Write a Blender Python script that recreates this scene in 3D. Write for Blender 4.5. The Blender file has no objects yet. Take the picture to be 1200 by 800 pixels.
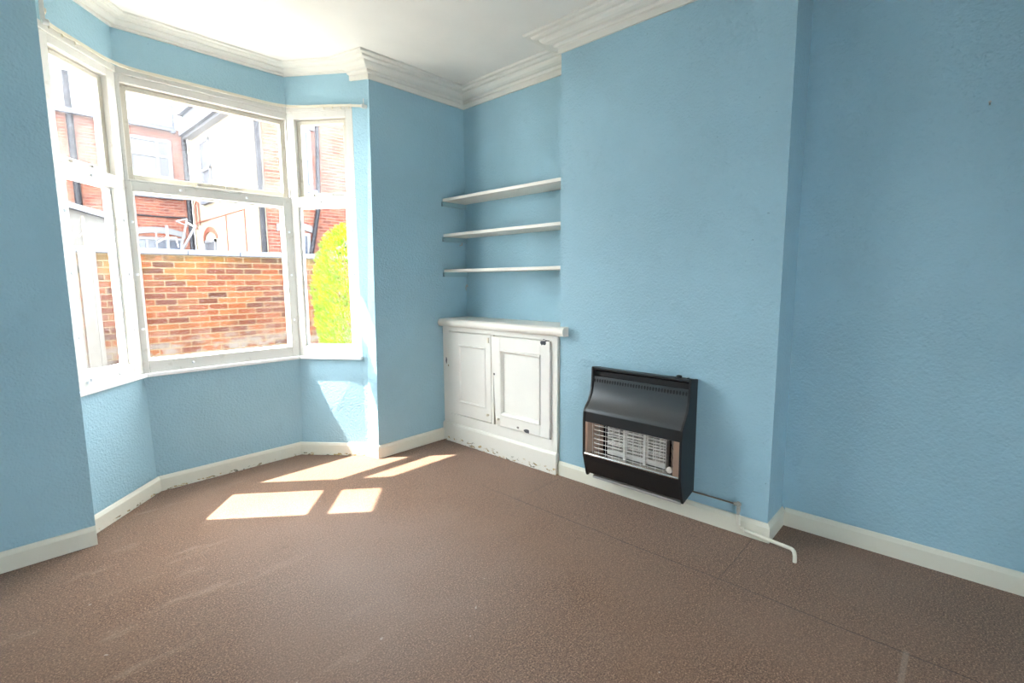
import bpy, bmesh, math, random
from mathutils import Vector, Matrix
random.seed(7)
S = bpy.context.scene
C = S.collection
PI = math.pi

# ------------------------------------------------------------------ helpers
class MB:
    def __init__(self):
        self.v = []; self.f = []; self.mi = []
    def add(self, vs, fs, mi=0):
        n = len(self.v)
        self.v += [tuple(p) for p in vs]
        self.f += [tuple(i + n for i in f) for f in fs]
        self.mi += [mi] * len(fs) if isinstance(mi, int) else list(mi)
        return self
    def box(self, x0, x1, y0, y1, z0, z1, mi=0):
        x0, x1 = min(x0, x1), max(x0, x1); y0, y1 = min(y0, y1), max(y0, y1); z0, z1 = min(z0, z1), max(z0, z1)
        return self.add([(x0,y0,z0),(x1,y0,z0),(x1,y1,z0),(x0,y1,z0),(x0,y0,z1),(x1,y0,z1),(x1,y1,z1),(x0,y1,z1)],
                 [(3,2,1,0),(4,5,6,7),(0,1,5,4),(1,2,6,5),(2,3,7,6),(3,0,4,7)], mi)
    def prism(self, poly, z0, z1, top=None, side_mi=None):
        # poly: xy list; top: other xy list of equal length
        n = len(poly); top = top or poly
        vs = [(p[0],p[1],z0) for p in poly] + [(p[0],p[1],z1) for p in top]
        fs = [tuple(range(n))[::-1], tuple(range(n, 2*n))] + [(i,(i+1)%n,n+(i+1)%n,n+i) for i in range(n)]
        mi = [0, 0] + (side_mi or [0]*n)
        return self.add(vs, fs, mi)
    def extrude(self, poly3, d):
        # poly3: closed 3-D polygon, d: extrusion vector
        n = len(poly3); d = Vector(d)
        vs = [Vector(p) for p in poly3]; vs += [p + d for p in vs]
        return self.add(vs, [tuple(range(n))[::-1], tuple(range(n,2*n))] + [(i,(i+1)%n,n+(i+1)%n,n+i) for i in range(n)])
    def tube(self, pts, r, seg=10, r1=None):
        pts = [Vector(p) for p in pts]; rings = []
        up = None
        for i, p in enumerate(pts):
            t = (pts[min(i+1,len(pts)-1)] - pts[max(i-1,0)]).normalized()
            if up is None:
                up = Vector((0,0,1)) if abs(t.z) < .9 else Vector((1,0,0))
            a = t.cross(up).normalized(); b = a.cross(t).normalized(); up = b
            rr = r if r1 is None else r + (r1-r)*i/(len(pts)-1)
            rings.append([p + a*rr*math.cos(2*PI*k/seg) + b*rr*math.sin(2*PI*k/seg) for k in range(seg)])
        vs = [q for R in rings for q in R]; fs = []
        for i in range(len(pts)-1):
            for k in range(seg):
                fs.append((i*seg+k, i*seg+(k+1)%seg, (i+1)*seg+(k+1)%seg, (i+1)*seg+k))
        m = (len(pts)-1)*seg
        fs += [tuple(range(seg))[::-1], tuple(range(m, m+seg))]
        return self.add(vs, fs)
    def lathe(self, c, axis, prof, seg=16):
        # prof: list of (along axis, radius)
        c = Vector(c); ax = Vector(axis).normalized()
        u = ax.orthogonal().normalized(); w = ax.cross(u)
        vs = []; fs = []
        for (h, r) in prof:
            vs += [c + ax*h + (u*math.cos(2*PI*k/seg) + w*math.sin(2*PI*k/seg))*max(r,1e-4) for k in range(seg)]
        for i in range(len(prof)-1):
            for k in range(seg):
                fs.append((i*seg+k, i*seg+(k+1)%seg, (i+1)*seg+(k+1)%seg, (i+1)*seg+k))
        m = (len(prof)-1)*seg
        fs += [tuple(range(seg))[::-1], tuple(range(m, m+seg))]
        return self.add(vs, fs)
    def sweep(self, path, prof, fix={}):
        # open clockwise path of xy points, prof: closed (q into the room, z) polygon
        n = len(prof); cols = [offset_path(path, q) for q, z in prof]
        for i, (kx, ky) in fix.items():
            for j, (q, z) in enumerate(prof): cols[j][i] = (path[i][0]+kx*q, path[i][1]+ky*q)
        vs = []; fs = []
        for i in range(len(path)):
            vs += [(cols[j][i][0], cols[j][i][1], prof[j][1]) for j in range(n)]
        for i in range(len(path)-1):
            for j in range(n):
                k = (j+1) % n
                fs.append((i*n+j, i*n+k, (i+1)*n+k, (i+1)*n+j))
        m = (len(path)-1)*n
        fs += [tuple(range(n))[::-1], tuple(range(m, m+n))]
        return self.add(vs, fs)
    def build(self, name, mats, parent=None, bevel=0, smooth=False, seg=2):
        me = bpy.data.meshes.new(name)
        me.from_pydata(self.v, [], self.f)
        for i, p in enumerate(me.polygons): p.material_index = self.mi[i]
        bm = bmesh.new(); bm.from_mesh(me)
        bmesh.ops.recalc_face_normals(bm, faces=bm.faces)
        bm.to_mesh(me); bm.free()
        for m in (mats if isinstance(mats, (list, tuple)) else [mats]): me.materials.append(m)
        if smooth:
            for p in me.polygons: p.use_smooth = True
        o = bpy.data.objects.new(name, me); C.objects.link(o)
        if parent is not None:
            o.parent = parent
            o.matrix_parent_inverse = Matrix.Translation(parent.location).inverted()
        if bevel:
            b = o.modifiers.new('bevel', 'BEVEL'); b.width = bevel; b.segments = seg; b.limit_method = 'ANGLE'; b.angle_limit = math.radians(40)
        if smooth:
            try:
                me.set_sharp_from_angle(angle=math.radians(40))
            except Exception: pass
        return o

def offset_path(pts, d):
    # offset to the right of travel (into the room) by d, mitred
    P = [Vector((p[0], p[1])) for p in pts]; out = []
    ns = []
    for i in range(len(P)-1):
        t = (P[i+1]-P[i]).normalized(); ns.append(Vector((t.y, -t.x)))
    for i, p in enumerate(P):
        if i == 0: out.append(p + ns[0]*d)
        elif i == len(P)-1: out.append(p + ns[-1]*d)
        else:
            a, b = ns[i-1], ns[i]; m = (a+b).normalized()
            out.append(p + m*(d/max(.2, m.dot(a))))
    return [(q.x, q.y) for q in out]

def tag(o, label, cat, group=None, kind=None):
    o['label'] = label; o['category'] = cat
    if group: o['group'] = group
    if kind: o['kind'] = kind
    return o
def struct(o, label, cat): return tag(o, label, cat, None, 'structure')
def thing(name, label, cat, loc=(0,0,0), group=None):
    o = bpy.data.objects.new(name, None); C.objects.link(o); o.location = loc
    o.empty_display_size = .1
    return tag(o, label, cat, group)

# ------------------------------------------------------------------ materials
class NT:
    def __init__(self, name):
        self.m = bpy.data.materials.new(name); self.m.use_nodes = True
        self.t = self.m.node_tree; self.b = self.t.nodes['Principled BSDF']
        self.pos = self.n('ShaderNodeNewGeometry').outputs['Position']
    def n(self, typ, **kw):
        nd = self.t.nodes.new(typ)
        for k, v in kw.items(): setattr(nd, k, v)
        return nd
    def l(self, a, b): self.t.links.new(a, b)
    def setin(self, sock, v):
        if hasattr(v, 'is_output'): self.l(v, sock)
        else: sock.default_value = v
    def math(self, op, a, b=0.0, clamp=False):
        nd = self.n('ShaderNodeMath', operation=op, use_clamp=clamp)
        self.setin(nd.inputs[0], a); self.setin(nd.inputs[1], b); return nd.outputs[0]
    def noise(self, scale, detail=3, rough=.55, vec=None, stretch=None):
        nd = self.n('ShaderNodeTexNoise'); nd.inputs['Scale'].default_value = scale
        nd.inputs['Detail'].default_value = detail; nd.inputs['Roughness'].default_value = rough
        v = vec if vec is not None else self.pos
        if stretch:
            mp = self.n('ShaderNodeMapping'); self.l(v, mp.inputs['Vector']); mp.inputs['Scale'].default_value = stretch; v = mp.outputs[0]
        self.l(v, nd.inputs['Vector']); return nd.outputs['Fac']
    def ramp(self, fac, stops, interp='LINEAR'):
        nd = self.n('ShaderNodeValToRGB'); nd.color_ramp.interpolation = interp
        el = nd.color_ramp.elements
        while len(el) < len(stops): el.new(.5)
        for e, (p, c) in zip(el, stops):
            e.position = p; e.color = (*c, 1) if len(c) == 3 else c
        self.l(fac, nd.inputs[0]); return nd.outputs[0]
    def mask(self, fac, lo, hi):
        nd = self.n('ShaderNodeMapRange', clamp=True)
        self.l(fac, nd.inputs[0]); nd.inputs[1].default_value = lo; nd.inputs[2].default_value = hi
        return nd.outputs[0]
    def mix(self, fac, a, b, blend='MIX'):
        nd = self.n('ShaderNodeMix', data_type='RGBA', blend_type=blend)
        self.setin(nd.inputs[0], fac); 
        for s, v in ((nd.inputs[6], a), (nd.inputs[7], b)):
            if hasattr(v, 'is_output'): self.l(v, s)
            else: s.default_value = (*v, 1) if len(v) == 3 else v
        return nd.outputs[2]
    def sep(self):
        nd = self.n('ShaderNodeSeparateXYZ'); self.l(self.pos, nd.inputs[0]); return nd.outputs
    def base(self, c):
        self.setin(self.b.inputs['Base Color'], c if hasattr(c, 'is_output') else (*c, 1))
    def bump(self, h, dist=.002, strength=1, prev=None):
        nd = self.n('ShaderNodeBump'); nd.inputs['Distance'].default_value = dist; nd.inputs['Strength'].default_value = strength
        self.l(h, nd.inputs['Height'])
        if prev is not None: self.l(prev, nd.inputs['Normal'])
        self.l(nd.outputs[0], self.b.inputs['Normal']); return nd.outputs[0]
    def rough(self, v): self.setin(self.b.inputs['Roughness'], v)
    def spec(self, v): self.b.inputs['Specular IOR Level'].default_value = v
    def metal(self, v): self.b.inputs['Metallic'].default_value = v

def srgb(r, g, b):
    f = lambda c: c/12.92 if c <= .04045 else ((c+.055)/1.055)**2.4
    return (f(r/255), f(g/255), f(b/255))
def plain(name, col, rough=.5, metal=0, spec=.5, var=.06, scale=12):
    m = NT(name); n = m.noise(scale, 4)
    m.base(m.mix(n, tuple(c*(1-var) for c in col), tuple(min(1, c*(1+var)) for c in col)))
    m.rough(rough); m.metal(metal); m.spec(spec); return m.m

def wall_paint(name, col):
    m = NT(name)
    big = m.noise(1.3, 4, .6)
    c = m.mix(m.mask(big, .3, .7), tuple(x*.93 for x in col), tuple(min(1, x*1.05) for x in col))
    grime = m.mask(m.noise(5, 6, .7), .60, .78)
    c = m.mix(m.math('MULTIPLY', grime, .12), c, srgb(90,110,120))
    spots = m.mask(m.noise(38, 2, .5), .77, .80)
    c = m.mix(m.math('MULTIPLY', spots, .35), c, srgb(60,80,90))
    m.base(c); m.rough(.62); m.spec(.25)
    vor = m.n('ShaderNodeTexVoronoi'); vor.inputs['Scale'].default_value = 85; vor.feature = 'SMOOTH_F1'
    m.l(m.pos, vor.inputs['Vector'])
    n1 = m.noise(55, 4, .6); n2 = m.noise(9, 3, .5)
    h = m.math('ADD', m.math('MULTIPLY', n1, .8), m.math('MULTIPLY', vor.outputs['Distance'], .5))
    h = m.math('ADD', h, m.math('MULTIPLY', n2, .35))
    m.bump(h, .006, .75)
    return m.m

def white_paint(name, col, chips=0, grime=.25, points=(), zchip=None, gcol=(150,140,115), rough=.4, bump=.0012):
    m = NT(name); n = m.noise(3.5, 5, .6)
    c = m.mix(m.mask(n, .3, .75), tuple(x*.94 for x in col), col)
    g = m.mask(m.noise(14, 6, .7), .58, .75)
    c = m.mix(m.math('MULTIPLY', g, grime), c, srgb(*gcol))
    if chips:
        x, y, z = m.sep()
        k = m.mask(m.noise(22, 5, .65, stretch=(1,1,2.2)), .60-chips*.1, .63-chips*.1)
        zz = m.mask(z, zchip[1], zchip[0])
        k = m.math('MULTIPLY', k, zz)
        k = m.mask(k, .35, .5)
        cc = m.mix(m.mask(m.noise(9, 2), .45, .6), srgb(190,160,105), srgb(120,112,95))
        c = m.mix(k, c, cc)
    for (p, r, col2) in points:
        w = m.n('ShaderNodeTexNoise'); w.inputs['Scale'].default_value = 40; m.l(m.pos, w.inputs['Vector'])
        v = m.n('ShaderNodeVectorMath', operation='SUBTRACT'); m.l(m.pos, v.inputs[0]); v.inputs[1].default_value = p
        v2 = m.n('ShaderNodeVectorMath', operation='MULTIPLY'); m.l(v.outputs[0], v2.inputs[0]); v2.inputs[1].default_value = (0, 1/r[0], 1/r[1])
        ln = m.n('ShaderNodeVectorMath', operation='LENGTH'); m.l(v2.outputs[0], ln.inputs[0])
        d = m.math('ADD', ln.outputs['Value'], m.math('MULTIPLY', m.math('SUBTRACT', w.outputs['Fac'], .5), 1.6))
        c = m.mix(m.mask(d, 1.05, .95), c, srgb(*col2))
    m.base(c); m.rough(rough); m.spec(.4)
    m.bump(m.noise(30, 4), bump, .5)
    return m.m

def brick_mat(name, axis, stops, mortar, scale=1.0, effl=False, rough=.85, dark=.145):
    m = NT(name); x, y, z = m.sep()
    cb = m.n('ShaderNodeCombineXYZ'); m.l({'x': x, 'y': y}[axis], cb.inputs[0]); m.l(z, cb.inputs[1])
    br = m.n('ShaderNodeTexBrick'); m.l(cb.outputs[0], br.inputs['Vector'])
    br.inputs['Color1'].default_value = (0,0,0,1); br.inputs['Color2'].default_value = (1,1,1,1); br.inputs['Mortar'].default_value = (.5,.5,.5,1)
    br.inputs['Scale'].default_value = 1; br.inputs['Brick Width'].default_value = .225*scale; br.inputs['Row Height'].default_value = .075*scale
    br.inputs['Mortar Size'].default_value = .0065*scale; br.inputs['Mortar Smooth'].default_value = .2; br.inputs['Bias'].default_value = 0
    bw = m.n('ShaderNodeRGBToBW'); m.l(br.outputs['Color'], bw.inputs[0])
    var = m.math('ADD', bw.outputs[0], m.math('MULTIPLY', m.math('SUBTRACT', m.noise(2.2, 4, .6), .5), .55))
    c = m.ramp(var, stops)
    c = m.mix(m.math('MULTIPLY', m.mask(m.noise(30, 5, .7), .45, .75), .35), c, srgb(200,150,110))
    if effl:
        k = m.mask(m.noise(5, 3, .6, stretch=(1,1,1.5)), .46, .56)
        k = m.math('MULTIPLY', k, m.mask(z, .85, .62))
        c = m.mix(m.math('MULTIPLY', k, .9), c, srgb(214,204,196))
        k2 = m.math('MULTIPLY', m.mask(m.noise(2.3, 4, .6), .5, .62), m.mask(z, 1.35, 1.68))
        c = m.mix(m.math('MULTIPLY', k2, .55), c, srgb(226,180,60))
        k3 = m.math('MULTIPLY', m.mask(m.noise(7, 4, .7), .42, .6), m.mask(z, 1.60, 1.70))
        c = m.mix(m.math('MULTIPLY', k3, .75), c, srgb(116,110,60))
        k4 = m.mask(m.noise(1.4, 3, .5), .55, .75)
        c = m.mix(m.math('MULTIPLY', k4, .35), c, srgb(110,70,55))
    c = m.mix(br.outputs['Fac'], c, mortar)
    c = m.mix(1.0, c, (dark,)*3, 'MULTIPLY')  # scales the whole outdoor brick colour down to offset the interior exposure
    m.base(c); m.rough(rough); m.spec(.2)
    inv = m.math('SUBTRACT', 1.0, br.outputs['Fac'])
    m.bump(m.math('ADD', inv, m.math('MULTIPLY', m.noise(40, 4), .5)), .006, .7)
    return m.m

def glass_mat(name, veil, vcol=(.9,.93,1)):
    m = NT(name); t = m.t
    tr = m.n('ShaderNodeBsdfTransparent'); tr.inputs[0].default_value = (.97,.985,.98,1)
    gl = m.n('ShaderNodeBsdfGlossy'); gl.inputs['Roughness'].default_value = .02; gl.inputs[0].default_value = (1,1,1,1)
    df = m.n('ShaderNodeBsdfDiffuse'); df.inputs[0].default_value = (*vcol,1)
    tl = m.n('ShaderNodeBsdfTranslucent'); tl.inputs[0].default_value = (*vcol,1)
    a = m.n('ShaderNodeMixShader'); a.inputs[0].default_value = .6; m.l(df.outputs[0], a.inputs[1]); m.l(tl.outputs[0], a.inputs[2])
    b = m.n('ShaderNodeMixShader'); m.l(tr.outputs[0], b.inputs[1]); m.l(a.outputs[0], b.inputs[2])
    m.setin(b.inputs[0], m.math('MULTIPLY', m.mask(m.noise(4, 5, .65), .25, .8), veil))
    fr = m.n('ShaderNodeFresnel'); bf = m.n('ShaderNodeNewGeometry').outputs['Backfacing']
    m.l(m.math('ADD', 1.45, m.math('MULTIPLY', bf, 1/1.45-1.45)), fr.inputs['IOR'])
    c = m.n('ShaderNodeMixShader'); m.l(m.math('MULTIPLY', fr.outputs[0], .05), c.inputs[0]); m.l(b.outputs[0], c.inputs[1]); m.l(gl.outputs[0], c.inputs[2])
    out = t.nodes['Material Output']; m.l(c.outputs[0], out.inputs['Surface'])
    return m.m

def carpet_mat():
    m = NT('brown_carpet'); x, y, z = m.sep()
    fine = m.noise(150, 3, .8); mid = m.noise(45, 5, .8); big = m.noise(1.1, 4, .6)
    c = m.ramp(fine, [(.36, srgb(64,43,30)), (.5, srgb(119,86,65)), (.64, srgb(184,146,118))])
    c = m.mix(m.math('MULTIPLY', m.mask(mid, .44, .62), .50), c, srgb(86,62,47))
    worn = m.math('MULTIPLY', m.mask(big, .42, .66), .6)
    # worn, greyer patch along the walkway through the middle of the room
    dx = m.math('ADD', x, 1.95); dy = m.math('ADD', y, 1.45)
    d = m.math('SQRT', m.math('ADD', m.math('MULTIPLY', m.math('MULTIPLY', dx, dx), 1.6), m.math('MULTIPLY', m.math('MULTIPLY', dy, dy), .7)))
    wm = m.math('MULTIPLY', m.mask(m.math('ADD', d, m.math('MULTIPLY', m.noise(3, 4), .5)), 1.35, .35), .42)
    c = m.mix(worn, c, m.mix(fine, srgb(106,78,61), srgb(152,120,98)))
    c = m.mix(wm, c, m.mix(fine, srgb(120,104,97), srgb(184,168,160)))
    crease = m.math('MULTIPLY', m.mask(m.noise(2.2, 5, .7, stretch=(1.0,3.2,1)), .56, .70), m.mask(x, -1.7, -2.4))
    c = m.mix(m.math('MULTIPLY', crease, .4), c, srgb(170,146,128))
    # lint and stains
    c = m.mix(m.math('MULTIPLY', m.mask(m.noise(24, 2, .5), .76, .79), .6), c, srgb(190,176,165))
    c = m.mix(m.math('MULTIPLY', m.mask(m.noise(7, 5, .7), .63, .75), .35), c, srgb(70,52,44))
    # seams where the carpet was pieced in front of the hearth
    wob = m.math('MULTIPLY', m.math('SUBTRACT', m.noise(3, 3), .5), .03)
    sx = m.math('ABSOLUTE', m.math('ADD', m.math('ADD', x, .785), wob))
    s1 = m.math('MULTIPLY', m.mask(sx, .004, .001), m.mask(y, -.9, -1.3))
    sy = m.math('ABSOLUTE', m.math('ADD', m.math('ADD', y, 2.60), wob))
    s2 = m.math('MULTIPLY', m.mask(sy, .004, .001), m.mask(x, -.80, -.78))
    s3 = m.math('MULTIPLY', m.mask(m.math('ABSOLUTE', m.math('ADD', m.math('ADD', y, 1.32), wob)), .005, .002), m.mask(x, -.80, -.78))
    sm = m.math('MAXIMUM', m.math('MULTIPLY', s1, .75), m.math('MAXIMUM', m.math('MULTIPLY', s2, .5), m.math('MULTIPLY', s3, .3)))
    c = m.mix(sm, c, srgb(48,34,28))
    # pale scuff near the right wall
    sc = m.math('MULTIPLY', m.mask(m.math('ABSOLUTE', m.math('ADD', y, 3.29)), .012, .006), m.mask(m.math('ABSOLUTE', m.math('ADD', x, .90)), .14, .12))
    c = m.mix(m.math('MULTIPLY', sc, .35), c, srgb(170,150,135))
    m.base(c); m.rough(.95); m.spec(.1)
    m.b.inputs['Sheen Weight'].default_value = .25; m.b.inputs['Sheen Roughness'].default_value = .5
    pile = m.noise(380, 2, .6)
    h = m.math('ADD', m.math('MULTIPLY', pile, .9), m.math('MULTIPLY', sm, -.9))
    m.bump(h, .002, .45)
    return m.m

BLUE = srgb(156,190,204)
M = {}
M['blue'] = wall_paint('blue_woodchip_wall', BLUE)
M['ceil'] = white_paint('white_ceiling_paint', srgb(232,229,222), grime=.05, rough=.8)
M['cornice'] = white_paint('white_cornice_plaster', srgb(226,223,214), grime=.02, gcol=(180,175,160), rough=.6, bump=.0003)
M['skirt'] = white_paint('chipped_white_skirting_paint', srgb(226,221,205), chips=.6, zchip=(.0,.035), grime=.15, gcol=(190,180,150))
M['frame'] = white_paint('aged_white_window_paint', srgb(216,213,206), grime=.5, gcol=(150,138,118))
M['sash'] = white_paint('mouldy_white_sash_paint', srgb(204,198,184), grime=.85, gcol=(128,114,94))
M['sill'] = white_paint('white_sill_paint', srgb(238,238,238), grime=.1, gcol=(190,185,175))
M['shelf'] = white_paint('cream_shelf_paint', srgb(232,226,215), grime=.1)
M['batten'] = white_paint('blue_painted_batten', srgb(140,172,182), grime=.2)
CX = -.29
M['cab'] = white_paint('white_cupboard_paint', srgb(232,229,221), grime=.12, gcol=(190,175,150), points=(
    ((CX,-.045,.71),(.007,.032),(60,62,68)), ((CX,-1.145,.955),(.024,.018),(60,62,66)), ((CX,-.985,.272),(.026,.015),(70,72,74)),
    ((CX,-.65,.665),(.008,.008),(70,66,60)), ((CX,-.071,.668),(.006,.008),(150,120,90)), ((CX,-.90,.28),(.01,.008),(120,118,112))))
M['plinth'] = white_paint('worn_plinth_paint', srgb(232,228,218), chips=.5, zchip=(.0,.085), grime=.2, gcol=(200,180,140))
M['carpet'] = carpet_mat()
M['black'] = plain('black_enamel', srgb(26,27,29), .38, 0, .5, .15)
M['hood'] = plain('grey_speckled_enamel', srgb(58,61,64), .30, .25, .7, .3, 320)
M['dark'] = plain('dark_void', (.008,.008,.009), .8)
M['chrome'] = plain('dull_chrome', srgb(190,188,184), .25, .9)
M['bronze'] = plain('bronzed_reflector', srgb(190,164,146), .35, .7)
M['radiant'] = plain('pale_ceramic_radiant', srgb(205,200,192), .8)
M['clay'] = plain('shadowed_fire_clay', srgb(92,86,80), .9)
M['wire'] = plain('bright_guard_wire', srgb(215,212,206), .3, .7)
M['steel'] = plain('dull_grey_metal', srgb(176,172,164), .4, .25)
M['copper'] = plain('tarnished_copper_tube', srgb(128,116,102), .45, .3)
M['pipew'] = white_paint('cream_pipe_paint', srgb(226,220,204), grime=.15)
M['knob'] = plain('cream_plastic_knob', srgb(225,218,200), .35)
M['brass'] = plain('tarnished_rail_metal', srgb(214,206,188), .4, .1)
M['glass_low'] = glass_mat('window_glass', .012)
M['glass_up'] = glass_mat('dusty_window_glass', .06)
M['glass_side'] = glass_mat('hazy_window_glass', .035)
M['yardbrick'] = brick_mat('yard_wall_brick', 'x', [(0,srgb(120,66,50)),(.3,srgb(176,92,58)),(.55,srgb(205,112,62)),(.8,srgb(222,140,84)),(1,srgb(150,84,66))], srgb(232,208,166), effl=True, dark=.155)
RED = [(0,srgb(150,72,58)),(.4,srgb(188,98,76)),(.7,srgb(206,124,98)),(1,srgb(170,96,84))]
M['housebrick_x'] = brick_mat('red_house_brick', 'x', RED, srgb(215,190,175), dark=.21)
M['cream'] = plain('cream_masonry_paint', srgb(122,113,98), .8, var=.05, scale=3)  # cream darkened in colour so the sunlit wall does not burn out
M['slate'] = plain('blue_grey_slate', srgb(52,56,66), .6, var=.2, scale=9)
M['coping'] = plain('blue_grey_coping', srgb(74,79,92), .7, var=.1)  # coping tone lowered to offset the exposure
M['upvc'] = plain('white_button_plastic', srgb(238,240,244), .35, var=.02)
M['outwhite'] = plain('weathered_white_frame_paint', srgb(86,88,93), .5, spec=.2, var=.06)  # outdoor white dimmed in the colour to balance the interior exposure
M['darkpane'] = plain('dark_reflective_pane', srgb(52,58,70), .15, 0, .4, .2, 2)
M['netpane'] = plain('net_curtained_pane', srgb(62,64,70), .3, 0, .3, .15, 8)  # curtained panes darkened in colour along with the outdoor whites
M['pipe'] = plain('black_drainpipe', srgb(14,15,22), .5, spec=.2)
M['terracotta'] = plain('copper_brown_pipe', srgb(92,46,32), .6)
M['yard'] = plain('yard_concrete', srgb(184,179,171), .9, var=.1, scale=4)
M['whitewood'] = plain('white_painted_boards', srgb(86,84,81), .7, spec=.2, var=.2)  # white boards, colour lowered against the bright exposure outdoors
M['extbrick_y'] = brick_mat('own_house_brick', 'x', RED, srgb(215,190,175), dark=.21)

def leaf_mat():
    m = NT('golden_conifer_leaf'); n = m.noise(6, 4, .6); n2 = m.noise(40, 2)
    c = m.ramp(n, [(.3, srgb(58,92,6)), (.5, srgb(112,138,8)), (.72, srgb(152,164,12))])
    c = m.mix(m.math('MULTIPLY', n2, .3), c, srgb(50,90,10))
    m.base(c); m.rough(.6)
    tl = m.n('ShaderNodeBsdfTranslucent'); m.l(c, tl.inputs[0])
    mx = m.n('ShaderNodeMixShader'); mx.inputs[0].default_value = .35
    m.l(m.b.outputs[0], mx.inputs[1]); m.l(tl.outputs[0], mx.inputs[2])
    m.l(mx.outputs[0], m.t.nodes['Material Output'].inputs['Surface'])
    return m.m
M['leaf'] = leaf_mat()
M['bark'] = plain('bark', srgb(96,74,56), .9)

# ------------------------------------------------------------------ plan of the room (metres)
H = 2.995                     # ceiling
SK = .103                     # skirting height
Q2, L = (-2.722,.13), (-2.706,0.)
Q1 = (-.993,.13)
Nb, Nt = (-.966,0.), (-.922,0.)
P2b, P1b = (-2.308,.562), (-1.335,.563)     # bay corners at the floor
P2, P1 = (-2.330,.562), (-1.298,.563)       # bay corners from the sill up
D, CA, CB = .2725, -1.271, -2.660           # chimney breast depth, its two corners
XL, YB = -3.75, -4.7
T = .14                                     # bay wall thickness
SILL = .785

# ------------------------------------------------------------------ setting
m = MB(); m.box(XL-.3, .4, YB-.3, .9, -.12, 0)
# floor under the bay only reaches the bay walls
m = MB(); fl = [(XL,YB),(0,YB),(0,0),(Nb[0],0),Q1,(P1b[0]+.02,P1b[1]+.04),(P2b[0]-.02,P2b[1]+.04),Q2,L,(XL,0)]
m.prism([(XL-.1,YB-.1),(.1,YB-.1),(.1,.1),(-.94,.12),(-.96,.17),(-1.30,.62),(-2.34,.62),(-2.72,.17),(-2.74,.1),(XL-.1,.1)], -.12, 0)
struct(m.build('floor', M['carpet']), 'worn brown carpet covering the whole room floor', 'floor')
m = MB(); m.prism([(XL-.2,YB-.15),(.2,YB-.15),(.2,.2),(-.9,.2),(-1.24,.69),(-2.39,.69),(-2.78,.2),(XL-.2,.2)], H, H+.15)
struct(m.build('ceiling', M['ceil']), 'plain white ceiling above the room and bay', 'ceiling')

m = MB(); m.prism([L, Q2, (-2.80,.25), (XL-.2,.25), (XL-.2,0)], -.15, H+.1, side_mi=[0,0,1,0,0])
struct(m.build('wall_front_left', [M['blue'], M['extbrick_y']]), 'teal blue textured wall at the left edge, left of the bay window', 'wall')
m = MB(); m.prism([Nb, (.2,0), (.2,.25), (-.85,.25), Q1], -.15, H+.1, top=[Nt, (.2,0), (.2,.25), (-.85,.25), Q1], side_mi=[0,0,1,0,0])
struct(m.build('wall_front_right', [M['blue'], M['extbrick_y']]), 'blue wall pier between the bay window and the alcove shelves', 'wall')
m = MB(); m.box(0, .2, YB-.2, 0, -.15, H+.1)
struct(m.build('wall_right', M['blue']), 'long blue wall on the right, behind shelves and chimney breast', 'wall')
m = MB(); m.box(-D, .02, CB, CA, -.1, H+.05)
struct(m.build('wall_chimney', M['blue']), 'pale blue chimney breast carrying the gas heater', 'wall')
m = MB(); m.box(XL-.2, XL, YB-.2, .1, -.15, H+.1)
struct(m.build('wall_left', M['blue']), 'blue side wall on the left, beyond the photo', 'wall')
# back wall, with an unseen opening added to let in fill light
BO = (-2.75, -2.05, 0.0, 1.5)
m = MB(); m.box(XL-.2, BO[0], YB-.15, YB, -.15, H+.1); m.box(BO[1], .2, YB-.15, YB, -.15, H+.1); m.box(BO[0], BO[1], YB-.15, YB, BO[3], H+.1)
struct(m.build('wall_back', M['blue']), 'blue wall behind the camera with a wide opening', 'wall')

bay_b = [Q2, P2b, P1b, Q1]; bay_t = [Q2, P2, P1, Q1]
ob, ot = offset_path(bay_b, -T), offset_path(bay_t, -T)
names = ['left', 'front', 'right']
for i, nm in enumerate(names):
    m = MB(); m.prism([bay_b[i], bay_b[i+1], ob[i+1], ob[i]], -.15, SILL, top=[bay_t[i], bay_t[i+1], ot[i+1], ot[i]], side_mi=[0,0,1,0])
    m.prism([bay_t[i], bay_t[i+1], ot[i+1], ot[i]], 2.705, H+.1, side_mi=[0,0,1,0])
    struct(m.build('wall_bay_'+nm, [M['blue'], M['extbrick_y']]), {'left':'narrow blue bay wall below and above the left window','front':'wide blue bay wall below and above the big middle window','right':'blue bay wall below and above the right window, with a sunlit corner'}[nm], 'wall')

# skirting boards
SKP = [(0,0),(.018,0),(.018,SK-.022),(.010,SK-.004),(.004,SK),(0,SK)]
M['skirtclean'] = white_paint('white_skirting_paint', srgb(224,220,204), grime=.15, gcol=(190,180,150))
def skirt(name, path, label, h=SK, mat='skirtclean'):
    m = MB(); m.sweep(path, [(q, z*h/SK) for q, z in SKP])
    return struct(m.build(name, M[mat], bevel=.002), label, 'skirting board')
skirt('baseboard_left', [(XL,-.02),(XL,0),L], 'white skirting under the wall left of the bay')
skirt('baseboard_bay', [Q2,P2b,P1b,(Q1[0],Q1[1])], 'chipped white skirting running round the foot of the bay', SK, 'skirt')
skirt('baseboard_front', [Q1,Nb,(-.305,0)], 'white skirting on the pier between the bay and the cupboard')
skirt('baseboard_chimney', [(-.2725,-1.27),(-D,CB),(0,CB),(0,CB-.0001)][0:3], 'white skirting under the gas heater and round the chimney corner')
skirt('baseboard_right', [(0,CB-.018),(0,YB)], 'white skirting along the right wall beyond the chimney breast')

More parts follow.
